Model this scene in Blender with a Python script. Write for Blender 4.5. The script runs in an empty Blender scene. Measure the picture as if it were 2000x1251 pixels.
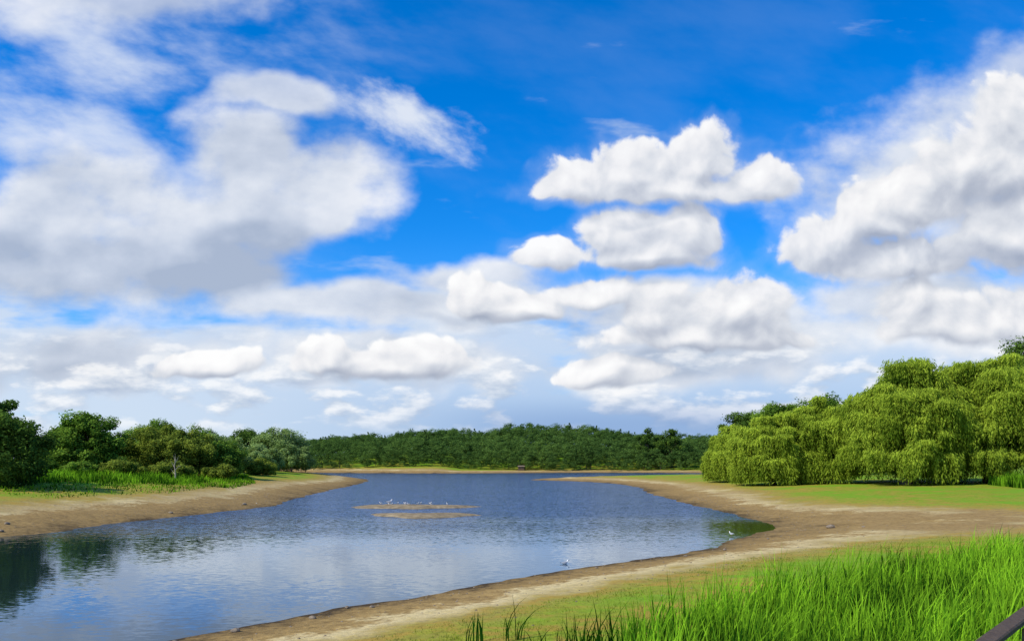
import bpy, math, numpy as np
from mathutils import Vector
rng = np.random.default_rng(7)
scene = bpy.context.scene
col = scene.collection
scene.view_settings.view_transform='Standard'; scene.view_settings.look='None'; scene.view_settings.exposure=0

# ------------------------------------------------------------ helpers
def smooth(a,b,x):
    t=np.clip((x-a)/(b-a),0,1); return t*t*(3-2*t)
def link(o,label=None,category=None,kind=None,group=None,parent=None):
    col.objects.link(o)
    if label: o["label"]=label
    if category: o["category"]=category
    if kind: o["kind"]=kind
    if group: o["group"]=group
    if parent: o.parent=parent
    return o
def quads(name,V,tint,mat):
    V=np.asarray(V,dtype=np.float32); n=len(V)
    me=bpy.data.meshes.new(name)
    me.vertices.add(4*n); me.vertices.foreach_set('co',V.reshape(-1))
    me.loops.add(4*n); me.loops.foreach_set('vertex_index',np.arange(4*n,dtype=np.int32))
    me.polygons.add(n); me.polygons.foreach_set('loop_start',np.arange(0,4*n,4,dtype=np.int32))
    me.update(calc_edges=True)
    a=me.attributes.new('tint','FLOAT','FACE'); a.data.foreach_set('value',np.asarray(tint,dtype=np.float32))
    me.materials.append(mat)
    return me
def unit(v): return v/np.maximum(np.linalg.norm(v,axis=-1,keepdims=True),1e-9)
def rand_dir(n): return unit(rng.normal(size=(n,3)))
def tubes(name,paths,mat,sides=8):
    vs=[];fs=[]
    for pts,rad in paths:
        pts=[Vector(p) for p in pts]; base=len(vs)
        for i,p in enumerate(pts):
            d=(pts[min(i+1,len(pts)-1)]-pts[max(i-1,0)]).normalized()
            up=Vector((1,0,0)) if abs(d.x)<0.8 else Vector((0,1,0))
            a=d.cross(up).normalized(); b=d.cross(a)
            for k in range(sides):
                t=2*math.pi*k/sides
                vs.append(p+(a*math.cos(t)+b*math.sin(t))*rad[i])
        for i in range(len(pts)-1):
            for k in range(sides):
                k2=(k+1)%sides
                fs.append((base+i*sides+k,base+i*sides+k2,base+(i+1)*sides+k2,base+(i+1)*sides+k))
        fs.append(tuple(base+k for k in range(sides)))
        fs.append(tuple(base+(len(pts)-1)*sides+k for k in reversed(range(sides))))
    me=bpy.data.meshes.new(name); me.from_pydata([tuple(v) for v in vs],[],fs); me.materials.append(mat)
    for p in me.polygons: p.use_smooth=True
    return me

# ------------------------------------------------------------ node helper
class NT:
    def __init__(s,nt): s.nt=nt; s.nt.nodes.clear()
    def put(s,sock,v):
        if isinstance(v,bpy.types.NodeSocket): s.nt.links.new(v,sock)
        elif v is not None: sock.default_value=v
    def M(s,op,a,b=None,c=None,clamp=False):
        n=s.nt.nodes.new('ShaderNodeMath'); n.operation=op; n.use_clamp=clamp
        s.put(n.inputs[0],a); s.put(n.inputs[1],b); s.put(n.inputs[2],c); return n.outputs[0]
    def V(s,op,a,b=None,c=None,scale=None):
        n=s.nt.nodes.new('ShaderNodeVectorMath'); n.operation=op
        s.put(n.inputs[0],a); s.put(n.inputs[1],b); s.put(n.inputs[2],c)
        if scale is not None: s.put(n.inputs['Scale'],scale)
        return n.outputs['Value'] if op in('LENGTH','DOT_PRODUCT','DISTANCE') else n.outputs['Vector']
    def noise(s,vec,scale,detail=4,rough=.5,dim='3D',color=False,dist=0.0,lac=2.0):
        n=s.nt.nodes.new('ShaderNodeTexNoise'); n.noise_dimensions=dim
        s.put(n.inputs['Vector'],vec); s.put(n.inputs['Scale'],scale); s.put(n.inputs['Detail'],detail)
        s.put(n.inputs['Roughness'],rough); s.put(n.inputs['Distortion'],dist); s.put(n.inputs['Lacunarity'],lac)
        return n.outputs['Color'] if color else n.outputs[0]
    def voro(s,vec,scale,detail=0.0,dim='2D',smoothn=None):
        n=s.nt.nodes.new('ShaderNodeTexVoronoi'); n.voronoi_dimensions=dim
        if smoothn is not None:
            n.feature='SMOOTH_F1'; s.put(n.inputs['Smoothness'],smoothn)
        s.put(n.inputs['Vector'],vec); s.put(n.inputs['Scale'],scale); s.put(n.inputs['Detail'],detail)
        return n.outputs['Distance']
    def step(s,v,a,b,lo=0.0,hi=1.0):
        n=s.nt.nodes.new('ShaderNodeMapRange'); n.interpolation_type='SMOOTHSTEP'
        s.put(n.inputs['Value'],v); s.put(n.inputs['From Min'],a); s.put(n.inputs['From Max'],b)
        s.put(n.inputs['To Min'],lo); s.put(n.inputs['To Max'],hi); return n.outputs[0]
    def mix(s,f,a,b,blend='MIX'):
        n=s.nt.nodes.new('ShaderNodeMix'); n.data_type='RGBA'; n.blend_type=blend
        s.put(n.inputs[0],f)
        for sock,v in ((n.inputs[6],a),(n.inputs[7],b)):
            if isinstance(v,tuple) and len(v)==3: v=(*v,1)
            s.put(sock,v)
        return n.outputs[2]
    def ramp(s,f,stops):
        n=s.nt.nodes.new('ShaderNodeValToRGB'); s.put(n.inputs[0],f); cr=n.color_ramp
        while len(cr.elements)<len(stops): cr.elements.new(0.5)
        for e,(p,c) in zip(cr.elements,stops): e.position=p; e.color=(*c,1)
        return n.outputs[0]
    def comb(s,x,y,z=0.0):
        n=s.nt.nodes.new('ShaderNodeCombineXYZ'); s.put(n.inputs[0],x); s.put(n.inputs[1],y); s.put(n.inputs[2],z); return n.outputs[0]
    def attr(s,name):
        n=s.nt.nodes.new('ShaderNodeAttribute'); n.attribute_name=name; return n
    def pos(s): return s.nt.nodes.new('ShaderNodeNewGeometry').outputs['Position']
    def bsdf(s,color,rough=.8,normal=None,spec=.3,**kw):
        n=s.nt.nodes.new('ShaderNodeBsdfPrincipled')
        if isinstance(color,tuple): color=(*color,1)
        s.put(n.inputs['Base Color'],color); s.put(n.inputs['Roughness'],rough)
        s.put(n.inputs['Specular IOR Level'],spec); s.put(n.inputs['Normal'],normal)
        for k,v in kw.items(): s.put(n.inputs[k],v)
        return n.outputs[0]
    def bump(s,h,strength=.5,dist=.1):
        n=s.nt.nodes.new('ShaderNodeBump'); s.put(n.inputs['Height'],h); s.put(n.inputs['Strength'],strength); s.put(n.inputs['Distance'],dist); return n.outputs[0]
    def out(s,sh,world=False):
        n=s.nt.nodes.new('ShaderNodeOutputWorld' if world else 'ShaderNodeOutputMaterial'); s.nt.links.new(sh,n.inputs['Surface'])
def newmat(name):
    m=bpy.data.materials.new(name); m.use_nodes=True; return m,NT(m.node_tree)

def foliage(name,dark,light,trans=.3,scale=.35):
    m,t=newmat(name)
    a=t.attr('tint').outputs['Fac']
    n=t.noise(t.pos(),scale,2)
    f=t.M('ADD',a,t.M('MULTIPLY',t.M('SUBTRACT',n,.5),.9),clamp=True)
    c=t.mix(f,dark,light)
    b=t.nt.nodes.new('ShaderNodeBsdfDiffuse'); t.put(b.inputs[0],c)
    tr=t.nt.nodes.new('ShaderNodeBsdfTranslucent'); t.put(tr.inputs[0],c)
    mx=t.nt.nodes.new('ShaderNodeMixShader'); mx.inputs[0].default_value=trans
    t.nt.links.new(b.outputs[0],mx.inputs[1]); t.nt.links.new(tr.outputs[0],mx.inputs[2]); t.out(mx.outputs[0])
    return m
def barkmat(name,c1,c2):
    m,t=newmat(name); p=t.V('MULTIPLY',t.pos(),(6,6,1.2)); n=t.noise(p,2,5,.6)
    t.out(t.bsdf(t.mix(n,c1,c2),.9,t.bump(n,.6,.05))); return m

leaf_green=foliage('leaf_green',(.045,.110,.014),(.22,.36,.045),.35)
leaf_dark=foliage('leaf_dark',(.032,.075,.014),(.14,.24,.035),.35)
leaf_grey=foliage('leaf_grey',(.10,.17,.04),(.33,.45,.14))
leaf_olive=foliage('leaf_olive',(.07,.12,.015),(.29,.36,.05),.35)
willow_leaf=foliage('willow_leaf',(.09,.16,.012),(.48,.61,.06),.40,.3)
forest_leaf=foliage('forest_leaf',(.040,.092,.022),(.14,.24,.048),.3,.05)
reed_leaf=foliage('reed_leaf',(.012,.060,.004),(.33,.64,.028),.4,.5)  # dark end puts shadow between the reeds into colour, deepest at blade bases
turf_leaf=foliage('turf_leaf',(.10,.16,.012),(.30,.38,.03),.3,.5)
bark=barkmat('bark',(.05,.04,.03),(.14,.11,.08))
pale_bark=barkmat('pale_bark',(.22,.19,.15),(.40,.36,.29))
timber=barkmat('timber',(.045,.030,.020),(.13,.09,.06))

# ------------------------------------------------------------ terrain
shore=np.array([(-120,-6),(-80,2),(-50,6),(-30,10),(-18,14),(-12,17.3),(-8.5,20.1),(-7.5,21.4),(-6,23.5),(-4.1,25.7),(-1.8,28.3),(0,30.7),
(4.5,35.3),(9.3,40.4),(11.9,44.5),(14.2,48.5),(16.8,52.2),(18.4,56),(18.6,64),(18.6,74),(18.6,88),(19.3,114),(21.6,138),(20,160),(14,178),(4,192),
(14,203),(40,222),(66,255),(78,285),(62,302),(20,308),(-20,290),(-60,300),(-95,312),(-112,290),(-86,245),(-58,221),(-40,204),(-33.7,188),(-30,157),
(-28,122),(-25.4,90.6),(-24,80),(-26.6,67),(-28.8,56.5),(-28.9,50.5),(-30.4,47.7),(-37,41),(-50,34),(-80,28),(-120,26)],float)
def catmull(P,k=5):
    n=len(P); out=[]
    for i in range(n):
        p0,p1,p2,p3=P[i-1],P[i],P[(i+1)%n],P[(i+2)%n]
        for j in range(k):
            t=j/k
            out.append(.5*((2*p1)+(-p0+p2)*t+(2*p0-5*p1+4*p2-p3)*t*t+(-p0+3*p1-3*p2+p3)*t**3))
    return np.array(out)
S=catmull(shore,3)
def signed(x,y):
    x=np.asarray(x,float); y=np.asarray(y,float); sh=x.shape; x=x.ravel(); y=y.ravel()
    d=np.full(x.shape,1e9); ins=np.zeros(x.shape,bool)
    for i in range(len(S)):
        ax,ay=S[i-1]; bx,by=S[i]
        ex,ey=bx-ax,by-ay; L=ex*ex+ey*ey
        t=np.clip(((x-ax)*ex+(y-ay)*ey)/L,0,1)
        d=np.minimum(d,np.hypot(x-ax-t*ex,y-ay-t*ey))
        c=((ay>y)!=(by>y))
        if abs(ey)>1e-9:
            ins^= c&(x<ax+(y-ay)*ex/ey)
    return np.where(ins,-d,d).reshape(sh)
def wob(x,y):
    return (np.sin(x*.9+1.3*np.sin(y*.5))*np.cos(y*.75+.8*np.sin(x*.6))*.5+np.sin(x*2.3+y*1.1)*np.sin(y*2.7-x*.7)*.25)
def height(x,y,sd=None):
    x=np.asarray(x,float); y=np.asarray(y,float)
    if sd is None: sd=signed(x,y)
    s=sd+wob(x,y)*np.clip(.35+y*.003,0,1.2)
    left=smooth(-18,-30,x)*smooth(36,45,y)
    amp=1.9+1.7*left
    land=amp*(1-np.exp(-np.maximum(s,0)/22))
    lake=np.maximum(s*.075,-3)
    z=np.where(s>0,land,lake)
    z=z+np.where(s>0,wob(x*1.7,y*1.7)*.03*smooth(0,3,s),0)
    prof=.20+.80*np.exp(-((x-14)/84)**2)+.08*np.sin(x*.055)+.05*np.sin(x*.13+1)+.18*smooth(60,110,x)
    z=z+11.4*smooth(318,450,y)*prof*np.exp(-(np.maximum(np.abs(x)-200,0)/200)**2)+3*smooth(300,700,np.abs(x))*smooth(0,1,s)
    return z
def steps(spec):
    out=[]
    for a,b,h in spec: out+=list(np.arange(a,b,h))
    return out
def geo(a,b,h,g=1.18):
    out=[a]
    while out[-1]<b: h*=g; out.append(out[-1]+h)
    return out
xs=np.array(sorted([-v for v in geo(80,6000,1.5)]+steps([(-79,-35,.9),(-35,-15,.5),(-15,36,.33),(36,80,1)])+geo(80,6000,1.5)))
ys=np.array(sorted(steps([(-60,8,3),(8,70,.33),(70,130,.8),(130,330,2)])+geo(330,9000,2.5)))
X,Y=np.meshgrid(xs,ys); SD=signed(X,Y); Z=height(X,Y,SD)
nx,ny=len(xs),len(ys)
idx=np.arange(nx*ny).reshape(ny,nx)
F=np.stack([idx[:-1,:-1],idx[:-1,1:],idx[1:,1:],idx[1:,:-1]],-1).reshape(-1,4)
me=bpy.data.meshes.new('ground')
me.vertices.add(nx*ny); me.vertices.foreach_set('co',np.stack([X,Y,Z],-1).astype(np.float32).reshape(-1))
me.loops.add(len(F)*4); me.loops.foreach_set('vertex_index',F.astype(np.int32).reshape(-1))
me.polygons.add(len(F)); me.polygons.foreach_set('loop_start',np.arange(0,len(F)*4,4,dtype=np.int32)); me.update(calc_edges=True)
me.polygons.foreach_set('use_smooth',np.ones(len(F),bool))
def width(x,y):
    return 1+3.0*np.exp(-(((x-30)/13)**2+((y-52)/15)**2))+1.0*smooth(-15,-28,x)*smooth(36,45,y)*smooth(170,120,y)+1.2*smooth(60,100,y)*smooth(10,20,x)*smooth(190,120,y)+1.0*smooth(140,190,y)+.3*smooth(230,300,y)
WD=width(X,Y); W=SD/WD
a=me.attributes.new('shore','FLOAT','POINT'); a.data.foreach_set('value',W.astype(np.float32).reshape(-1))
a=me.attributes.new('flatness','FLOAT','POINT'); a.data.foreach_set('value',np.clip((WD-1)/2,0,1).astype(np.float32).reshape(-1))
m,t=newmat('ground_soil_and_turf')
p=t.pos(); s=t.attr('shore').outputs['Fac']; fl=t.attr('flatness').outputs['Fac']
nb=t.noise(p,.35,5,.6); nf=t.noise(p,3.5,6,.65); nm=t.noise(p,1.1,5,.6); nl=t.noise(p,.12,4,.6)
sv=t.M('ADD',s,t.M('MULTIPLY',t.M('SUBTRACT',nb,.5),4.2))
sv=t.M('ADD',sv,t.M('MULTIPLY',t.M('SUBTRACT',nf,.5),2.2))
sv=t.M('ADD',sv,t.M('MULTIPLY',t.M('SUBTRACT',nm,.5),1.8))
f=t.M('DIVIDE',sv,12.0,clamp=True)
c=t.ramp(f,[(0,(.065,.043,.020)),(.02,(.14,.092,.036)),(.09,(.25,.162,.058)),(.21,(.34,.225,.080)),(.27,(.60,.48,.24)),(.33,(.48,.375,.16)),(.42,(.33,.26,.06)),(.56,(.27,.275,.03)),(.82,(.21,.285,.018))])
mudc=t.mix(nm,(.22,.14,.048),(.40,.27,.105))
c=t.mix(t.M('MULTIPLY',t.M('MULTIPLY',fl,t.step(sv,6.4,3.6)),t.step(nl,.64,.46)),c,mudc)
fine=t.ramp(nf,[(.3,(.64,.62,.59)),(.5,(1,1,1)),(.75,(1.22,1.2,1.14))])
c=t.mix(1,c,fine,'MULTIPLY')
orange=t.M('MULTIPLY',t.step(nm,.46,.60),t.step(sv,3.5,5.5))
orange=t.M('MULTIPLY',orange,t.step(sv,30,10))
c=t.mix(t.M('MULTIPLY',orange,.75),c,(.38,.24,.045))
lush=t.M('MULTIPLY',t.step(nl,.46,.58),t.step(sv,5.0,8))
c=t.mix(t.M('MULTIPLY',lush,.7),c,(.14,.33,.012))
t.out(t.bsdf(c,.95,t.bump(t.M('ADD',nf,t.M('MULTIPLY',nm,.6)),.8,.08),spec=.1))
me.materials.append(m)
g=bpy.data.objects.new('ground',me); link(g,'grassy lake bed with brown mud and pale sand margins','ground','structure')

# ------------------------------------------------------------ water
m,t=newmat('lake_water'); p=t.pos()
sep=t.nt.nodes.new('ShaderNodeSeparateXYZ'); t.nt.links.new(p,sep.inputs[0])
willow_refl=t.step(t.V('LENGTH',t.V('MULTIPLY_ADD',p,(1/9,1/8,0),(-17/9,-54/8,0))),1.15,.35)  # bay corner: calmer, with the willows' dark reflection painted into the water colour
calm=t.step(t.M('ADD',sep.outputs[1],t.M('MULTIPLY',t.M('SUBTRACT',t.noise(t.V('MULTIPLY',p,(.02,.07,0)),1,3),.5),34)),34,76)
calm=t.M('MULTIPLY',calm,t.M('SUBTRACT',1.0,t.M('MULTIPLY',willow_refl,.7)))
n1=t.noise(t.V('MULTIPLY',p,(1.4,3.6,0)),2.1,4,.62,color=True)
n2=t.noise(t.V('MULTIPLY',p,(.25,.7,0)),.9,2,.5,color=True)
v1=t.V('SUBTRACT',n1,(.5,.5,.5)); v2=t.V('SUBTRACT',n2,(.5,.5,.5))
amp=t.M('ADD',t.M('MULTIPLY',calm,1.0),.075)
v=t.V('ADD',t.V('SCALE',v1,scale=amp),t.V('SCALE',v2,scale=t.M('MULTIPLY',amp,.10)))
v=t.V('MULTIPLY',v,(.45,1,0)); nn=t.V('NORMALIZE',t.V('ADD',v,(0,0,1)))
fr=t.nt.nodes.new('ShaderNodeFresnel'); fr.inputs['IOR'].default_value=1.33; t.put(fr.inputs['Normal'],nn)
fac=t.M('MINIMUM',t.M('MULTIPLY',fr.outputs[0],t.M('SUBTRACT',1.3,t.M('MULTIPLY',calm,.45))),t.M('SUBTRACT',.88,t.M('MULTIPLY',calm,.3)))
fac=t.M('MULTIPLY',fac,t.M('SUBTRACT',1.0,t.M('MULTIPLY',willow_refl,.35)))
df=t.nt.nodes.new('ShaderNodeBsdfDiffuse'); t.put(df.inputs[0],t.mix(willow_refl,t.mix(calm,(.014,.030,.030),(.018,.055,.135)),(.012,.015,.006)))
gl_=t.nt.nodes.new('ShaderNodeBsdfGlossy'); t.put(gl_.inputs['Color'],t.mix(calm,(.76,.86,1),(.58,.72,.96))); t.put(gl_.inputs['Roughness'],t.M('ADD',t.M('MULTIPLY',calm,.07),.04)); t.put(gl_.inputs['Normal'],nn)  # bluer gloss tint offshore stands in for reflected high sky
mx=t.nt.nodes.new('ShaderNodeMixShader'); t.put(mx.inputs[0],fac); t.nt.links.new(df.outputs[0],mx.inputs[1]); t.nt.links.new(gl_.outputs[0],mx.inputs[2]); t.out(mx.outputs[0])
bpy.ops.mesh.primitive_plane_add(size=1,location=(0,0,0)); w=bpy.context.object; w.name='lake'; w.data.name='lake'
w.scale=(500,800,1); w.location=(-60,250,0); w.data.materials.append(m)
w["label"]='calm blue lake rippled by wind'; w["category"]='lake'; w["kind"]='structure'

# ------------------------------------------------------------ sandbars
m,t=newmat('wet_sand'); n=t.noise(t.pos(),1.6,5,.6)
t.out(t.bsdf(t.ramp(n,[(.3,(.14,.105,.06)),(.55,(.27,.21,.125)),(.75,(.40,.32,.2))]),.9,t.bump(n,.4,.05),spec=.1))
sand=m
def sandbar(cx,cy,rx,ry,h,seed):
    r=np.random.default_rng(seed); vs=[];fs=[];nr,na=11,64
    ph=r.uniform(0,6.28,5)
    for i in range(nr):
        q=i/(nr-1)*1.12
        for k in range(na):
            th=2*math.pi*k/na
            e=1+.13*math.sin(2*th+ph[0])+.1*math.sin(3*th+ph[1])+.07*math.sin(7*th+ph[2])
            vs.append((cx+rx*q*e*math.cos(th),cy+ry*q*e*math.sin(th)+.25*ry*math.sin(math.cos(th)*q*3+ph[3]),h*(1-q**4)+.015*math.sin(9*th+i)))
    for i in range(nr-1):
        for k in range(na):
            fs.append((i*na+k,i*na+(k+1)%na,(i+1)*na+(k+1)%na,(i+1)*na+k)) if i>0 else fs.append((k,(k+1)%na,na+(k+1)%na,na+k))
    me=bpy.data.meshes.new('sandbar'); me.from_pydata(vs,[],fs); me.materials.append(sand)
    for q in me.polygons: q.use_smooth=True
    return link(bpy.data.objects.new('sandbar',me),'low brown sandbar just above the lake surface','sandbar','structure')
sandbar(-9.8,78.3,5.8,2.8,.24,3); sandbar(-7.2,66.0,4.0,2.6,.22,8)

# ------------------------------------------------------------ trees
def leaves(C,size,out=None,jit=.6):
    n=len(C); nrm=rand_dir(n)
    if out is not None: nrm=unit(out*(1-jit)+nrm*jit+np.array([0,0,.25]))
    a=unit(np.cross(nrm,rand_dir(n))); b=np.cross(nrm,a)
    L=(size*rng.uniform(.6,1.3,n))[:,None]
    a=a*L; b=b*L*.55
    return np.stack([C-a,C+b,C+a,C-b],1)
def crown(h,r,base=.15,clumps=60,per=300,size=.16,ragged=.25,cone=False):
    cz=h*(base+1)/2; rz=h*(1-base)/2
    n=clumps
    d=rand_dir(n); rad=rng.uniform(.35,1.0,n)**.6
    if cone:
        zz=rng.uniform(0,1,n); th=rng.uniform(0,6.28,n); rr=(1-zz)**.8*r*rng.uniform(.5,1,n)
        cen=np.stack([rr*np.cos(th),rr*np.sin(th),h*base+zz*h*(1-base)],-1); cr=r*.32*(1.15-zz)
    else:
        cen=d*rad[:,None]*np.array([r*.86,r*.86,rz*.9])
        ta=np.clip(1.12-.42*np.maximum(d[:,2],0)**2+.15*np.maximum(-d[:,2],0),.5,1.2); cen[:,:2]*=ta[:,None]
        az=np.arctan2(d[:,1],d[:,0])
        lob=1+ragged*np.sin(3*az+rng.uniform(0,6))*np.cos(4*d[:,2]+rng.uniform(0,6))+rng.normal(0,.06,n)
        cen=cen*lob[:,None]; cen[:,2]+=cz
        cr=rng.uniform(.15,.32,n)*r
    cr=np.broadcast_to(cr,(n,))
    ci=np.repeat(np.arange(n),per)
    dd=rand_dir(n*per); q=rng.uniform(.25,1,n*per)**.5*(1+.18*rng.normal(size=n*per))
    P=cen[ci]+dd*(q*cr[ci])[:,None]*np.array([1,1,.75])
    P[:,2]=np.maximum(P[:,2],.05)
    ct=rng.uniform(.15,.8,n)
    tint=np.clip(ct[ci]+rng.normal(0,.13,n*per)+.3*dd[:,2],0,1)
    return leaves(P,size,dd,.5),tint,cen
def limbs(h,r,cen,n=12,tr=None):
    tr=tr or h*.03
    top=h*.62; lean=rng.normal(0,.04*h,2)
    paths=[([(0,0,-.3),(0,0,h*.1),(lean[0]*.4,lean[1]*.4,h*.3),(lean[0],lean[1],top)],[tr*1.5,tr,tr*.8,tr*.3])]
    for i in rng.choice(len(cen),min(n,len(cen)),replace=False):
        e=cen[i]; z0=rng.uniform(.15,.5)*h; z0=min(z0,max(e[2]*.8,.4)); f=z0/top
        s=np.array([lean[0]*f,lean[1]*f,z0]); mid=(s+e)/2+np.array([0,0,-.04*h])
        paths.append(([tuple(s),tuple(mid),tuple(e)],[tr*.45,tr*.3,tr*.1]))
    return paths
def tree(name,x,y,h,r,mat,label,cat='tree',base=.12,clumps=70,per=330,size=.16,barkm=None,ragged=.2,cone=False):
    z=float(height(np.array([x]),np.array([y]))[0])
    e=bpy.data.objects.new(name,None); e.location=(x,y,z); link(e,label,cat)
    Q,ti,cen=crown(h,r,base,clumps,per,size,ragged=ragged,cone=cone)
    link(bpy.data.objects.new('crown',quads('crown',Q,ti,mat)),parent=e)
    link(bpy.data.objects.new('trunk',tubes('trunk',limbs(h,r,cen),barkm or bark)),parent=e)
    return e
def willow(x,y,h,r,label,lobes=60,strands=110):
    z=float(height(np.array([x]),np.array([y]))[0])
    e=bpy.data.objects.new('weeping_willow_tree',None); e.location=(x,y,z); link(e,label,'tree')
    Qs=[];T=[];cen=[]
    nb=7; big=[(np.array([0,0,h*.66]),r*.60)]
    for i in range(nb):
        th=i*2*math.pi/nb+rng.uniform(-.35,.35); q=rng.uniform(.40,.60)
        big.append((np.array([r*q*math.cos(th),r*q*math.sin(th),h*rng.uniform(.38,.60)]),r*rng.uniform(.44,.56)))
    lobes=int(lobes*1.35); skirt=int(lobes*.5)
    for i in range(lobes+skirt):
        if i<lobes:
            bc,br=big[i%len(big)]
            d=rand_dir(1)[0]; d[2]=abs(d[2])*1.1-.25; d/=np.linalg.norm(d)
            c=bc+d*br*rng.uniform(.80,.97)*np.array([1,1,.85]); c[2]=min(c[2],h*.94)
            lr=r*rng.uniform(.07,.17); L0=rng.uniform(1.4,5.8)
        else:
            th=(i%9)*.698+rng.normal(0,.17); q=rng.uniform(.70,1.0); zz=rng.uniform(.16,.46)
            c=np.array([r*q*math.cos(th)*(1.08-.3*zz),r*q*math.sin(th)*(1.08-.3*zz),h*zz]); lr=r*rng.uniform(.08,.16); L0=rng.uniform(1.6,5.2)
        cen.append(c)
        n=strands
        d=rand_dir(n); d[:,2]=np.abs(d[:,2])*1.0-.15; d=unit(d)
        st=c+d*lr*np.array([1.2,1.2,.45])*rng.uniform(.3,1.7,n)[:,None]
        hor=unit(d*np.array([1,1,0])+1e-4)
        ln=rng.uniform(.10,1.0,n)*L0
        K=19; ct=rng.uniform(.30,.65)
        s=np.linspace(0,1,K)
        for k in range(K):
            sk=s[k]+rng.uniform(-.02,.02,n)
            outw=.25*lr*(1-np.exp(-3*sk))
            P=st+hor*outw[:,None]+np.array([0,0,1])*((.3*np.minimum(sk*4,1)*(1-sk)) - ln*sk**1.25)[:,None]
            P=P+rng.normal(0,.14,(n,3))
            ok=P[:,2]>.05+rng.uniform(0,1.1,n)**2
            P=P[ok]; m=len(P)
            if m==0: continue
            down=np.tile([0,0,-1.0],(m,1))+hor[ok]*(.9*(1-s[k]))+rng.normal(0,.30,(m,3)); a=unit(down)
            b=unit(np.cross(a,hor[ok]*.7+rand_dir(m)*.7))
            L=rng.uniform(.12,.30,m)[:,None]
            Qs.append(np.stack([P-a*L,P+b*L*.24,P+a*L,P-b*L*.24],1))
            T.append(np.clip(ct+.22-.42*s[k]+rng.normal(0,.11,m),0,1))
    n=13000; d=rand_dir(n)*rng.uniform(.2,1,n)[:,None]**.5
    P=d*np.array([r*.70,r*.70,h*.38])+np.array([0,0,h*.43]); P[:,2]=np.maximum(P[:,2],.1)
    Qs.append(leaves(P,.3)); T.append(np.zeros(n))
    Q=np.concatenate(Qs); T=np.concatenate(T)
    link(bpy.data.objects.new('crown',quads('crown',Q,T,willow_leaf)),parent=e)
    link(bpy.data.objects.new('trunk',tubes('trunk',limbs(h,r,np.array(cen),14,h*.035),bark)),parent=e)

willow(51.5,105,18.4,7.4,'tall yellow-green weeping willow with fronds touching the grass',lobes=86)
willow(63.0,106,19.2,8.2,'broad weeping willow with thick drooping fronds beside tall grass',lobes=98)
willow(44.5,116,14.0,5.8,'rounded weeping willow standing between two larger willows',lobes=62)
willow(37.6,116,11.0,5.8,'low spreading weeping willow by the sandy shore',lobes=58)
willow(37.8,136,10.2,5.2,'small pale green weeping willow at the beach edge',lobes=46)
willow(58,117,19.5,6.5,'tall weeping willow growing behind its neighbours',lobes=50)

tree('broadleaf_tree',-46.6,73,6.6,4.4,leaf_dark,'dark green tree overhanging the lakeside grass',base=.0,clumps=100,size=.15)
tree('broadleaf_tree',-50.6,78,8.9,3.4,leaf_dark,'tall dark tree at the edge of the reeds',base=.0,clumps=80)
tree('broadleaf_tree',-59.2,112,8.7,4.6,leaf_green,'leafy mid-green tree with pointed crown beside reeds',base=.0,clumps=120,size=.19,ragged=.12)
tree('broadleaf_tree',-66.5,118,6.4,4.2,leaf_dark,'dark shrubby tree behind the reeds',base=.0,clumps=70,size=.18)
tree('hawthorn_tree',-54.5,122,7.7,4.8,leaf_olive,'broad olive-green hawthorn with spreading crown',base=.0,clumps=100,size=.16)
tree('hawthorn_tree',-49.5,121,6.9,4.6,leaf_olive,'rounded hawthorn above tall dry grass',base=.0,clumps=90)
tree('hawthorn_tree',-46,126,6.0,4.0,leaf_green,'small green hawthorn beside a bare tree',base=.0,clumps=80)
tree('broadleaf_tree',-60,136,8.8,5,leaf_green,'green tree behind the hawthorns',base=.0,clumps=90)
tree('broadleaf_tree',-51.5,142,7.2,4.4,leaf_grey,'grey-green sallow tree on the bank',base=.0,clumps=70)
tree('broadleaf_tree',-57,150,8.0,5.0,leaf_green,'green shrubby tree beside sallow bushes',base=.0,clumps=80)
tree('broadleaf_tree',-66,200,9.8,5.6,leaf_dark,'upright dark tree behind the grey bushes',base=.0,clumps=110,size=.2,ragged=.1)
tree('broadleaf_tree',-74,190,8.2,6,leaf_green,'round green tree behind the grey bushes',base=.0,clumps=70,size=.2)
tree('sallow_bush',-52.5,168,5.8,4.4,leaf_grey,'low silvery-green sallow bush on the grassy bank','bush',base=.0,clumps=70,size=.17)
tree('sallow_bush',-56,190,10.4,6.8,leaf_grey,'wide grey-green willow shrub at the spit end','bush',base=.0,clumps=130,size=.2,ragged=.1)
tree('sallow_bush',-50.5,184,6.6,4.6,leaf_grey,'small drooping pale green shrub above the sand','bush',base=.0,clumps=80,size=.18)
for (x,y,h,r) in [(-52.5,108,2.2,2.6),(-57,106,1.8,2.2),(-47.5,112,2.3,2.6),(-43.0,119,2.2,2.4),(-62.5,105,2.0,2.4),(-47,132,2.8,3.0),(-46,146,2.6,3.0),(-49,156,2.8,3.2)]:
    tree('bramble_bush',x,y,h,r,leaf_olive if x>-55 else leaf_green,'low tangled bramble bush among dry grass','bush',base=.0,clumps=40,size=.14,per=260)
tree('broadleaf_tree',56,168,16.5,7,leaf_green,'dark green tree rising behind the willows',base=.0,clumps=100,size=.22)
tree('broadleaf_tree',54,184,15.5,6.5,leaf_dark,'dark rounded tree behind the willows',clumps=100,size=.22,base=.0)
tree('broadleaf_tree',65,165,17,7,leaf_green,'broad green tree behind the willow crowns',base=.0,clumps=100,size=.22)
tree('broadleaf_tree',82.5,128,22.3,7.5,leaf_dark,'very tall dark tree towering over the willow',clumps=130,size=.2)
tree('broadleaf_tree',56,330,17,6,leaf_dark,'dark round-topped tree at the forest edge',clumps=60,size=.3,per=200,base=.0)
tree('broadleaf_tree',66,334,17,6,leaf_dark,'dark round-topped tree beside its twin',clumps=60,size=.3,per=200,base=.0)

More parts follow.
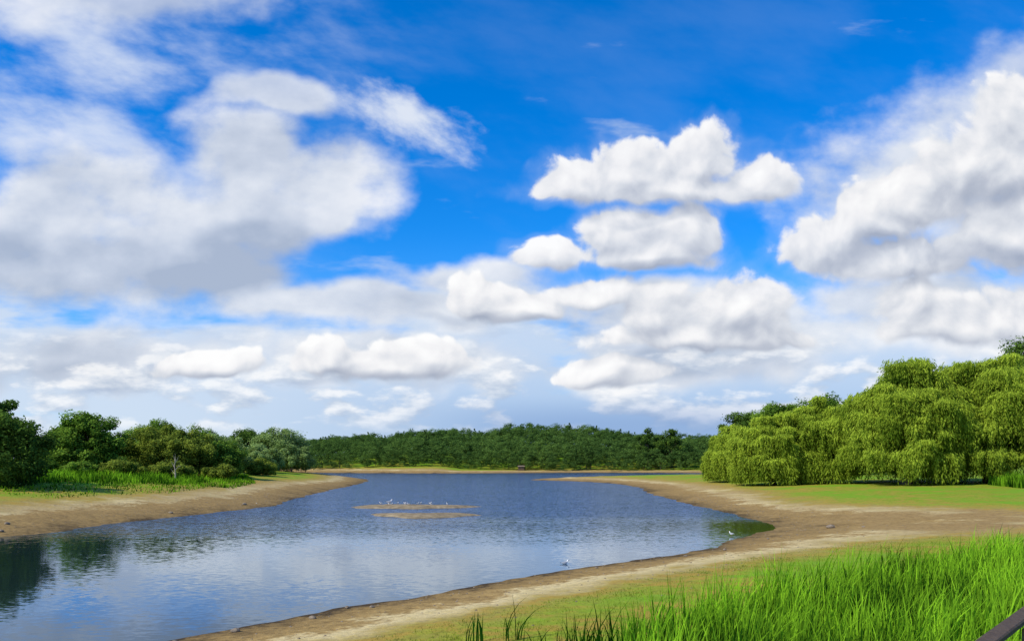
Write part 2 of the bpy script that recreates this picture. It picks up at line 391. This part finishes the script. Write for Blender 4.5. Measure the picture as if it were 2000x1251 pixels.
# forest (one far mass)
def proto(cone,base):
    h=12.5; r=5.4 if not cone else 2.9
    Q,ti,cen=crown(h,r,base,26 if not cone else 34,84,.25,cone=cone,ragged=.12); return Q,ti*.45+.28
pf=[proto(False,.0) for _ in range(4)]; pb=[proto(False,.12) for _ in range(10)]+[proto(True,.15)]
Qs=[];T=[];tr=[]
yy=316.0; row=0
while yy<462:
    sp=4.8 if row<2 else 6.8
    for x in np.arange(-180,185,sp):
        px=x+rng.uniform(-2.2,2.2); py=yy+rng.uniform(-2.5,2.5)
        if signed(np.array([px]),np.array([py]))[0]<(6 if row<2 else 9): continue
        P_=pf if row<2 else pb
        Q,ti=P_[rng.integers(0,len(P_))]; sc=rng.uniform(.78,1.04)*(.50 if row<1 else .75 if row<3 else .95)
        sc*=.84+.18*math.exp(-((px-14)/95)**2)
        th=rng.uniform(0,6.28); R=np.array([[math.cos(th),-math.sin(th),0],[math.sin(th),math.cos(th),0],[0,0,1]])
        z=float(height(np.array([px]),np.array([py]))[0])
        s3=np.array([sc*rng.uniform(.95,1.3),sc*rng.uniform(.95,1.3),sc])
        Qs.append((Q@R.T)*s3+np.array([px,py,z])); T.append(np.clip(ti+rng.uniform(-.3,.35),0,1))
        if 0<row<3 and rng.random()<.35: tr.append(([(px,py,z-.2),(px+rng.uniform(-.3,.3),py,z+5*sc)],[.16,.1]))
    yy+=sp*.9+row*.25; row+=1
link(bpy.data.objects.new('forest',quads('forest',np.concatenate(Qs),np.concatenate(T),forest_leaf)),'dense dark green wood along the far shore','forest','stuff')
o=bpy.data.objects.new('forest_trunks',tubes('forest_trunks',tr,bark,5)); link(o,'dark trunks at the edge of the far wood','forest','stuff')

# dead tree
def dead(x,y):
    z=float(height(np.array([x]),np.array([y]))[0])
    P=[([(0,0,-.2),(.05,0,1),(-.1,0,2.1),(.05,0,3.2),(0,0,4.2)],[.11,.09,.07,.035,.012])]
    for s,e in [((0,0,.9),(-.8,.2,1.9)),((-.05,0,1.5),(.7,-.1,2.6)),((-.1,0,2),(-.7,0,3.1)),((0,0,2.7),(.4,.2,3.7)),((0,0,3),(-.3,0,3.9)),((.35,0,2.05),(.9,.1,2.4))]:
        mm=tuple((a+b)/2+q for a,b,q in zip(s,e,(.05,0,-.1))); P.append(([s,mm,e],[.05,.035,.012]))
    o=bpy.data.objects.new('dead_tree',tubes('dead_tree',P,pale_bark,6)); o.location=(x,y,z); o.scale=(.9,.9,.86)
    link(o,'small bleached bare tree standing in tall grass','tree')
dead(-44.0,105)

# ------------------------------------------------------------ grasses
def inpoly(x,y,P):
    ins=np.zeros(x.shape,bool); n=len(P)
    for i in range(n):
        ax,ay=P[i-1]; bx,by=P[i]
        if ay==by: continue
        ins^=((ay>y)!=(by>y))&(x<ax+(y-ay)*(bx-ax)/(by-ay))
    return ins
def blades(n,poly,h,w,lean=.35,clump=.0,seg=4,hvar=.35,dark=0.0,grad=.5):
    P=np.array(poly); lo=P.min(0); hi=P.max(0)
    x=rng.uniform(lo[0],hi[0],n*3); y=rng.uniform(lo[1],hi[1],n*3); k=inpoly(x,y,poly); x=x[k][:n]; y=y[k][:n]
    if clump:
        cc=np.sin(x*2.1+np.sin(y*1.7)*2)*np.cos(y*1.9+np.sin(x*1.3)*2)
        keep=rng.uniform(-1,1,len(x))<cc+clump; x=x[keep]; y=y[keep]
    n=len(x); z=height(x,y)-.02
    lump=.80+.26*np.sin(x*1.1+2*np.sin(y*.7))*np.cos(y*1.3+np.sin(x))+.16*np.sin(x*3.7+y*2.1)*np.sin(y*3.1-x*1.4)
    H=h*lump*rng.uniform(1-hvar,1+hvar*.6,n); th=rng.uniform(0,6.28,n); ld=np.stack([np.cos(th)+.35,np.sin(th),0*th],-1)
    le=rng.uniform(.05,lean,n)**1.0*H
    ph=rng.uniform(0,6.28,n); wd=np.stack([np.cos(ph),np.sin(ph),0*ph],-1); Wd=w*rng.uniform(.6,1.3,n)
    B=np.stack([x,y,z],-1); rows=[]
    for k in range(seg+1):
        s=k/seg; c=B+ld*(le*s**2.2)[:,None]+np.array([0,0,1])*(H*(s-.18*s**3*(le/H)*2))[:,None]
        ww=(Wd*(1-s**2.2)*.5+.0008)[:,None]; rows.append((c-wd*ww,c+wd*ww))
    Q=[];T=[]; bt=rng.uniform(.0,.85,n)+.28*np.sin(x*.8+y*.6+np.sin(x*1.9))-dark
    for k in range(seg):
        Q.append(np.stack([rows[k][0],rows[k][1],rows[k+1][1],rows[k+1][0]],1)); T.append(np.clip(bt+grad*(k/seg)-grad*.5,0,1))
    return np.concatenate(Q),np.concatenate(T)
reed=[(1.3,9),(1.6,12),(1.9,14.8),(3.2,16.8),(5.0,18.4),(7.0,20.2),(9.4,22.4),(12.4,24.8),(16.5,27.5),(20,29.5),(28,29),(24,16),(14,8)]
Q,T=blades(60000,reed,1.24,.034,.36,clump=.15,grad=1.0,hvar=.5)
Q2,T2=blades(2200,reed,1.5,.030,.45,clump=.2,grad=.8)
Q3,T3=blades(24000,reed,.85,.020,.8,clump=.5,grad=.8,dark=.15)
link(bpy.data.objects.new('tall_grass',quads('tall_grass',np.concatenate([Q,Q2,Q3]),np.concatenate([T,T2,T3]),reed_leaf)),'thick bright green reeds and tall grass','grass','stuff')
Q,T=blades(22000,[(-80,72),(-55,73),(-46,80),(-42,88),(-39,100),(-42,112),(-48,117),(-62,108),(-80,100)],.95,.09,.5,seg=3,hvar=.6,clump=.35,dark=.1)
Q2,T2=blades(6500,[(-42,92),(-34,98),(-37,116),(-46,140),(-50,138),(-44,114)],.5,.09,.5,seg=3,hvar=.6,clump=.2)
Q3,T3=blades(7000,[(-60,62),(-38,66),(-34,80),(-36,96),(-44,90),(-50,76),(-64,70)],.35,.08,.6,seg=3,hvar=.6,clump=-.1)
link(bpy.data.objects.new('tall_grass',quads('tall_grass',np.concatenate([Q,Q2,Q3]),np.concatenate([T,T2,T3]),reed_leaf)),'green reeds along the grassy bank under the trees','grass','stuff')
Q,T=blades(9000,[(55,87),(75,84),(75,98),(58,98)],1.6,.10,.4,seg=3,dark=.15)
link(bpy.data.objects.new('tall_grass',quads('tall_grass',Q,T,reed_leaf)),'tall green grass below the willow fronds','grass','stuff')
Q,T=blades(130000,[(-4.5,12),(-5.2,17),(-1.5,20.5),(2,24.5),(7,31),(14,38),(22,40),(27,26),(14,8),(2,8)],.085,.012,.8,clump=-.05,seg=2,hvar=.6)
link(bpy.data.objects.new('short_turf',quads('short_turf',Q,T,turf_leaf)),'thin short turf growing over drying mud','grass','stuff')
# sprigs
for (x,y,h,nb_) in [(-.8,17.2,.75,14),(.0,17.6,.95,12),(.05,15.5,.7,12),(.40,15.2,.85,14),(.8,15.4,.8,16),(1.15,15.6,.9,18),(1.5,15.9,1.0,26),(1.75,15.2,1.1,30)]:
    P=[(x-.2,y-.2),(x+.2,y-.2),(x+.2,y+.2),(x-.2,y+.2)]
    Q,T=blades(nb_,P,h,.030,.5,seg=4,hvar=.5)
    link(bpy.data.objects.new('reed_tuft',quads('reed_tuft',Q-np.array([x,y,0]),T*.10,reed_leaf)),'sparse dark reed tuft sprouting from thin turf','plant',group='reed tufts on the turf').location=(x,y,0)

# ------------------------------------------------------------ rocks
m,t=newmat('stone'); n=t.noise(t.pos(),7,5,.6); t.out(t.bsdf(t.ramp(n,[(.3,(.09,.07,.05)),(.7,(.30,.24,.17))]),.9,t.bump(n,.6,.03))); stone=m
import bmesh
def rockmesh(seed,sub=2):
    r=np.random.default_rng(seed); bm=bmesh.new(); bmesh.ops.create_icosphere(bm,subdivisions=sub,radius=1)
    a=r.normal(size=(6,3)); 
    for v in bm.verts:
        d=np.array(v.co); f=1+.16*sum(math.sin(2.2*float(d@a[i])+i) for i in range(6))/2
        v.co*=f; v.co.z*=.62
    me=bpy.data.meshes.new('rock'); bm.to_mesh(me); bm.free(); me.materials.append(stone); return me
rk=[rockmesh(i) for i in range(4)]
for i,(x,y,s) in enumerate([(20.0,50.5,.28),(21.6,49.4,.12),(8.0,37.0,.10),(10.4,39.3,.12),(-7.2,20.9,.13),(-5.6,22.6,.12),(-4.2,24.2,.09),(-5.0,24.4,.1),(-26,78,.25),(-28,66,.2),(-32,51,.2),(-31,48.8,.18),(14.2,44.6,.1),(3.5,33.2,.08),(-8.2,19.6,.1)]):
    o=bpy.data.objects.new('rock',rk[i%4]); o.location=(x,y,float(height(np.array([x]),np.array([y]))[0])+s*.25); o.scale=(s,s*.8,s*.8); o.rotation_euler=(0,0,i*1.7)
    link(o,'small weathered brown stone lying on shoreline mud','rock',group='stones on the mud')
n=5500; x=rng.uniform(-36,36,n*2); y=rng.uniform(14,100,n*2)**1.0; sd=signed(x,y); k=(sd>.1)&(sd<8)&(rng.random(n*2)<np.exp(-np.abs(sd-2.2)/2.4)); x,y,sd=x[k],y[k],sd[k]; n=len(x)
z=height(x,y,sd); s=rng.uniform(.015,.045,n)*(1+y*.010)
ico=np.array([(0,0,1),(1,0,0),(0,1,0),(-1,0,0),(0,-1,0)],float)
V=np.stack([x,y,z],-1)[:,None,:]+ico[None]*s[:,None,None]*np.array([1,.8,.6])
vs=V.reshape(-1,3); fs=[]
for i in range(n):
    b=i*5; fs+=[(b,b+1,b+2),(b,b+2,b+3),(b,b+3,b+4),(b,b+4,b+1)]
me=bpy.data.meshes.new('pebbles'); me.from_pydata(vs.tolist(),[],fs); me.materials.append(stone)
link(bpy.data.objects.new('pebbles',me),'scattered small pebbles on the muddy beach','gravel','stuff')

# ------------------------------------------------------------ gulls
def flat(name,c,r=.7):
    m,t=newmat(name); n=t.noise(t.pos(),30,3); t.out(t.bsdf(t.mix(n,tuple(v*.85 for v in c),c),r)); return m
gw=flat('white_feather',(.82,.82,.80)); gg=flat('grey_feather',(.30,.33,.37)); gb=flat('beak_orange',(.5,.2,.04)); gk=flat('dark_feather',(.03,.03,.03))
def gull(stand=True):
    sp=[(-.26,0,.03,.006,.012),(-.20,0,.035,.03,.016),(-.12,0,.03,.055,.035),(-.03,0,.015,.075,.065),(.06,0,.015,.075,.072),(.13,0,.04,.055,.06),(.165,0,.09,.036,.038),(.18,0,.13,.033,.034),(.20,0,.16,.036,.036),(.235,0,.165,.022,.024),(.26,0,.158,.009,.012),(.30,0,.148,.003,.004)]
    vs=[];fs=[];mi=[];N=12
    for i,(x,y,z,ry,rz) in enumerate(sp):
        up=i in(6,7)
        for k in range(N):
            th=2*math.pi*k/N
            vs.append((x+(rz*math.sin(th)*-.8 if up else 0),ry*math.cos(th),z+rz*math.sin(th)*(.5 if up else 1)))
    for i in range(len(sp)-1):
        for k in range(N):
            fs.append((i*N+k,i*N+(k+1)%N,(i+1)*N+(k+1)%N,(i+1)*N+k))
            th=2*math.pi*(k+.5)/N
            mi.append(3 if i>=9 else (1 if (1<=i<=4 and math.sin(th)>-.1) else (2 if i==0 and math.sin(th)>0 else 0)))
    if stand:
        for sy in(-.025,.025):
            b=len(vs)
            for z in(-.04,-.17):
                for k in range(5): vs.append((.02+.006*math.cos(k*1.257),sy+.006*math.sin(k*1.257),z))
            for k in range(5): fs.append((b+k,b+(k+1)%5,b+5+(k+1)%5,b+5+k)); mi.append(3)
            b=len(vs); vs+= [(.0,sy,-.168),(.07,sy-.025,-.168),(.075,sy,-.165),(.07,sy+.025,-.168)]; fs.append((b,b+1,b+2,b+3)); mi.append(3)
    me=bpy.data.meshes.new('gull'); me.from_pydata(vs,[],fs)
    for mm in(gw,gg,gk,gb): me.materials.append(mm)
    me.polygons.foreach_set('material_index',mi)
    for q in me.polygons: q.use_smooth=True
    return me
gs,gf=gull(True),gull(False)
r2=np.random.default_rng(5)
for i,x in enumerate([-12.9,-11.9,-11.7,-11.2,-10.6,-10.4,-10.0,-9.3,-9.0,-8.1,-7.8,-6.3]):
    o=bpy.data.objects.new('gull',gs); s=r2.uniform(.6,.75); o.scale=(s,s,s)
    o.location=(x,78.6+r2.uniform(-.9,.9),.225+.17*s); o.rotation_euler=(0,0,r2.uniform(0,6.28))
    link(o,'white gull with grey back standing on a sandbar','bird',group='gulls resting on the sandbar')
o=bpy.data.objects.new('gull',gs); o.scale=(1.4,1.4,1.4); o.location=(-12.1,79.0,.46); o.rotation_euler=(0,0,.4); link(o,'large white gull standing taller than its flock','bird',group='gulls resting on the sandbar')
for x,y,st,rt,lb in [(2.3,35.2,False,.3,'white gull floating close to the muddy shore'),(13.2,48.3,True,2.2,'white gull standing in shallows by the mud'),(-27.2,74,True,1,'white gull at the waterline below the bank'),(-25.6,81,True,3,'white gull at the waterline below the bank')]:
    o=bpy.data.objects.new('gull',gs if st else gf); s=.8; o.scale=(s,s,s); o.location=(x,y,.12 if st else .03); o.rotation_euler=(0,0,rt); link(o,lb,'bird')

# ------------------------------------------------------------ bird hide hut
def box(name,c,d,mat,parent=None,rot=0,bev=.01):
    bm=bmesh.new(); bmesh.ops.create_cube(bm,size=1)
    for v in bm.verts: v.co=Vector((v.co.x*d[0],v.co.y*d[1],v.co.z*d[2]))
    if bev: bmesh.ops.bevel(bm,geom=bm.edges[:],offset=bev,segments=1,affect='EDGES')
    me=bpy.data.meshes.new(name); bm.to_mesh(me); bm.free(); me.materials.append(mat)
    o=bpy.data.objects.new(name,me); o.location=c; o.rotation_euler=(0,0,rot); col.objects.link(o)
    if parent: o.parent=parent
    return o
hz=float(height(np.array([3.6]),np.array([316.]))[0])
hut=bpy.data.objects.new('bird_hide',None); hut.location=(3.6,315,hz-.1); link(hut,'small dark timber bird hide before the wood','hut')
box('wall',(0,0,.8),(2.4,1.8,1.6),timber,hut)
bm=bmesh.new(); pr=[(-1.4,-1.1,1.55),(1.4,-1.1,1.55),(1.4,1.1,1.55),(-1.4,1.1,1.55),(-1.4,0,2.0),(1.4,0,2.0)]
bv=[bm.verts.new(q) for q in pr]
for f_ in[(0,1,5,4),(2,3,4,5),(0,4,3),(1,2,5),(3,2,1,0)]: bm.faces.new([bv[i] for i in f_])
me=bpy.data.meshes.new('roof'); bm.to_mesh(me); bm.free(); me.materials.append(stone); o=bpy.data.objects.new('roof',me); col.objects.link(o); o.parent=hut
for sx in(-.6,.6): box('window',(sx,-.915,1.05),(.9,.04,.3),gk,hut,bev=0)

# ------------------------------------------------------------ timber handrail
rail=bpy.data.objects.new('timber_handrail',None); rail.location=(2.22,4.28,.02); rail.rotation_euler=(0,0,math.atan2(1.12,1.0)); link(rail,'dark weathered timber handrail beside the tall grass','railing')
box('rail',(4.5,0,3.28),(11,.12,.05),timber,rail); box('rail',(4.5,-.02,3.02),(11,.04,.12),timber,rail); box('rail',(4.5,-.02,2.7),(11,.04,.12),timber,rail)
for k in range(5): box('post',(.2+k*2.1,-.1,1.9),(.11,.10,2.70),timber,rail)

# ------------------------------------------------------------ world
sun_el=math.radians(41); sun_az=math.radians(240)
w=bpy.data.worlds.new('World'); scene.world=w; w.use_nodes=True
t=NT(w.node_tree)
sky=t.nt.nodes.new('ShaderNodeTexSky'); sky.sky_type='NISHITA'; sky.sun_disc=False; sky.sun_elevation=sun_el; sky.sun_rotation=sun_az
sky.air_density=1.0; sky.dust_density=.3; sky.ozone_density=2.0
tc=t.nt.nodes.new('ShaderNodeTexCoord'); sep=t.nt.nodes.new('ShaderNodeSeparateXYZ'); t.nt.links.new(tc.outputs['Generated'],sep.inputs[0])
x,y,z=sep.outputs
ay=t.M('MAXIMUM',t.M('ABSOLUTE',y),.12)
u=t.M('DIVIDE',x,ay); v=t.M('DIVIDE',t.M('MAXIMUM',z,0.0),ay)
P=t.comb(u,v)
sk=t.V('MULTIPLY',sky.outputs[0],(.62,1.22,2.0))
hs=t.nt.nodes.new('ShaderNodeHueSaturation'); hs.inputs['Saturation'].default_value=1.12; t.nt.links.new(sk,hs.inputs['Color']); clear=hs.outputs[0]
def blobs(P,L,k=.25,flat=None):
    acc=None
    for (bu,bv,ru,rv) in L:
        bu,bv,ru,rv=[q/1000 for q in (bu,bv,ru,rv)]
        q=t.V('MULTIPLY_ADD',P,(1/ru,1/rv,0),(-bu/ru,-bv/rv,0))
        if flat: q=t.V('MINIMUM',q,t.V('MULTIPLY',q,(1,flat,1)))
        q=t.V('LENGTH',q)
        acc=q if acc is None else t.M('SMOOTH_MIN',acc,q,k)
    return t.M('SUBTRACT',1.0,acc)
CU=[(80,340,70,44),(146,354,74,54),(236,364,66,62),(312,336,54,46),(195,334,165,34),
(127,276,70,54),(217,276,48,52),(165,254,112,32),(40,248,46,32),
(-45,196,52,50),(0,186,92,28),(100,206,100,32),
(191,176,64,60),(293,184,84,64),(242,148,165,38),
(640,410,100,80),(590,352,130,76),(500,318,110,60),(450,296,80,58),(395,258,86,64),(482,246,140,46),(620,276,110,84),
(503,190,60,48),(535,162,96,48),(618,170,80,58),
(-229,118,60,38),(-108,120,76,40),(-159,110,130,28),(-375,116,95,28),(118,106,90,26)]
SO=[(-465,300,225,76),(-331,385,80,60),(-240,362,82,64),(-222,316,70,50),(-541,335,95,60),(-573,262,210,66),(-414,236,185,50),(-318,217,90,30),(-290,300,120,60),
(-306,448,80,20),(-500,590,220,64),(-70,225,120,22),(-150,190,330,34),
(640,420,120,110),(530,350,170,85),(540,190,190,60),(230,160,230,46),(110,196,180,34),(-160,122,190,36),(-500,128,220,44),(160,112,200,30)]
SH=[(-500,232,240,46),(-330,262,110,36),(555,255,170,24),(600,335,90,36),(-540,100,200,20),(250,128,170,18),(-160,98,130,12),(0,172,110,10),(160,238,110,12),(190,314,140,12)]
def crisp(P):
    wv=t.V('SUBTRACT',t.noise(P,9,2,.5,'2D',True),(.5,.5,.5)); P2=t.V('MULTIPLY_ADD',wv,(.058,.034,0),P)
    C=blobs(P2,CU,.24,1.75)
    n=t.noise(P2,15,7,.56,'2D')
    vo=t.voro(P2,30,1.0,'2D',.45)
    D=t.M('ADD',t.M('MULTIPLY',t.M('SUBTRACT',n,.5),1.05),t.M('MULTIPLY',t.M('SUBTRACT',.40,vo),.32))
    return C,D
K=10.0
def col3(c): return tuple(q*K for q in c)
res=clear
# haze veil
hz_=t.step(v,.0,.30,1,0)
res=t.mix(t.M('MULTIPLY',hz_,.50),res,col3((.30,.60,.98)))
# thin wisps
Qv=t.comb(t.M('ADD',u,t.M('MULTIPLY',v,.9)),t.M('MULTIPLY',v,1.9))
nw=t.noise(Qv,4.5,7,.56,'2D')
wmask=t.M('MULTIPLY',t.step(u,-.05,-.45),t.step(v,.25,.42))
wa=t.M('MULTIPLY',t.step(nw,.38,.76),t.M('ADD',t.M('MULTIPLY',wmask,.78),.05))
res=t.mix(wa,res,col3((.74,.81,.93)))
# low stratified bank
nl=t.noise(t.V('MULTIPLY',P,(4,14,1)),1.0,6,.52,'2D')
lb=t.step(t.M('ADD',nl,t.step(v,.10,.27,.30,-.25)),.42,.64)
lc=t.mix(t.step(v,.02,.16),(.40,.54,.78),(.62,.72,.86))
lc=t.mix(t.step(u,.05,-.5),lc,(.66,.75,.88))
res=t.mix(t.M('MULTIPLY',lb,.88),res,t.V('SCALE',lc,scale=K))
# soft clouds
wv=t.V('SUBTRACT',t.noise(P,6,3,.5,'2D',True),(.5,.5,.5)); P2=t.V('MULTIPLY_ADD',wv,(.12,.085,0),P)
SC=blobs(P2,SO,.3)
SD_=t.step(blobs(P2,SH,.3),-.35,.5)
def sn(Q): return t.noise(t.V('MULTIPLY',Q,(1,1.5,1)),7.0,7,.53,'2D')
n0=sn(P); n1=sn(t.V('ADD',P,(-.014,.024,0)))
s0=t.M('ADD',t.M('MINIMUM',SC,.60),t.M('MULTIPLY',t.M('SUBTRACT',n0,.5),1.45))
sa=t.M('MULTIPLY',t.step(s0,-.20,.50),t.step(v,.40,.50,.95,.74))
sl=t.M('ADD',.73,t.M('MULTIPLY',t.M('SUBTRACT',n0,n1),.85))
sl=t.M('SUBTRACT',sl,t.M('MULTIPLY',t.M('MAXIMUM',SC,0.0),.20))
sl=t.M('SUBTRACT',sl,t.M('MULTIPLY',SD_,.38))
sl=t.M('ADD',sl,t.M('MULTIPLY',t.M('SUBTRACT',t.noise(t.V('MULTIPLY',P,(1,2.2,1)),5,3,.5,'2D'),.5),.85),clamp=True)
sc_=t.ramp(sl,[(.15,(.42,.49,.62)),(.5,(.60,.66,.77)),(.75,(.77,.81,.88)),(1,(.93,.94,.97))])
res=t.mix(sa,res,t.V('SCALE',sc_,scale=K))
# one torn wisp trailing down to the right
du=t.M('ADD',u,.128); dv=t.M('ADD',v,-.424)
ra=t.M('SUBTRACT',t.M('MULTIPLY',du,.92),t.M('MULTIPLY',dv,.40)); rb=t.M('ADD',t.M('MULTIPLY',du,.40),t.M('MULTIPLY',dv,.92))
wl=t.V('LENGTH',t.V('MULTIPLY',t.comb(ra,rb),(1/.100,1/.034,0)))
wn=t.noise(t.V('MULTIPLY',t.comb(ra,rb),(1,1.8,1)),13,7,.58,'2D')
ww=t.step(t.M('ADD',t.M('SUBTRACT',1.0,wl),t.M('MULTIPLY',t.M('SUBTRACT',wn,.5),1.9)),-.10,1.0)
res=t.mix(t.M('MULTIPLY',ww,.9),res,col3((.80,.85,.93)))
# fields of small low cumulus, flattened by perspective
def small(Q): return t.noise(t.V('MULTIPLY',Q,(10,25,1)),1.0,6,.54,'2D')
m0=small(P); m1=small(t.V('ADD',P,(-.006,.010,0)))
bias=t.M('MULTIPLY',t.step(v,.02,.06),t.step(v,.20,.11))
ma=t.M('MULTIPLY',t.step(m0,.44,.60),bias)
ml=t.M('ADD',.58,t.M('MULTIPLY',t.M('SUBTRACT',m0,m1),2.8),clamp=True)
mc=t.ramp(ml,[(.1,(.40,.50,.68)),(.45,(.58,.66,.78)),(.75,(.82,.86,.92)),(1,(1,1,1))])
res=t.mix(t.M('MULTIPLY',ma,.75),res,t.V('SCALE',mc,scale=K))
dk=t.M('MULTIPLY',t.step(v,.085,.045),t.step(t.M('ABSOLUTE',t.M('SUBTRACT',u,.14)),.34,.05))
res=t.mix(t.M('MULTIPLY',dk,.60),res,col3((.22,.36,.65)))
# cumulus
C0,D0=crisp(P); C1,D1=crisp(t.V('ADD',P,(-.008,.018,0)))
c0=t.M('ADD',t.M('MULTIPLY',t.M('MINIMUM',C0,.6),1.15),D0)
edge=t.M('SUBTRACT',C0,C1)
res=t.mix(t.M('MULTIPLY',t.step(t.M('ADD',C0,t.M('MULTIPLY',D0,.8)),-.30,.25),.22),res,col3((.72,.79,.88)))
hi=t.step(edge,-.35,.3,.48,.20)
ca=t.M('MULTIPLY',t.step(c0,-.02,hi),.97)
gl=t.M('MULTIPLY',edge,.60)
gd=t.M('MULTIPLY',t.M('SUBTRACT',D0,D1),.56)
cl=t.M('ADD',t.M('ADD',.57,gl),gd)
cl=t.M('SUBTRACT',cl,t.M('MULTIPLY',SD_,.20))
cl=t.M('ADD',cl,t.M('MULTIPLY',t.step(C0,.45,.0),.10),clamp=True)
cc_=t.ramp(cl,[(.08,(.38,.43,.54)),(.36,(.53,.57,.66)),(.58,(.71,.74,.80)),(.80,(.90,.90,.92)),(1,(1.0,1.0,1.0))])
res=t.mix(ca,res,t.V('SCALE',cc_,scale=K))
bg=t.nt.nodes.new('ShaderNodeBackground'); t.nt.links.new(res,bg.inputs[0]); bg.inputs[1].default_value=.1
t.out(bg.outputs[0],True)

# ------------------------------------------------------------ sun
L=bpy.data.lights.new('sun','SUN'); L.energy=4.7; L.angle=math.radians(.5); L.color=(1,.93,.79)
so=bpy.data.objects.new('sun',L); col.objects.link(so)
d=Vector((math.sin(sun_az)*math.cos(sun_el),math.cos(sun_az)*math.cos(sun_el),math.sin(sun_el)))
so.rotation_euler=(-d).to_track_quat('-Z','Y').to_euler()

# ------------------------------------------------------------ camera
cam=bpy.data.cameras.new('camera'); cam.lens=28.26; cam.sensor_width=36; cam.shift_y=.137; cam.clip_end=20000; cam.clip_start=.1
co=bpy.data.objects.new('camera',cam); co.location=(0,0,4.5); co.rotation_euler=(math.radians(90),0,0); col.objects.link(co); scene.camera=co
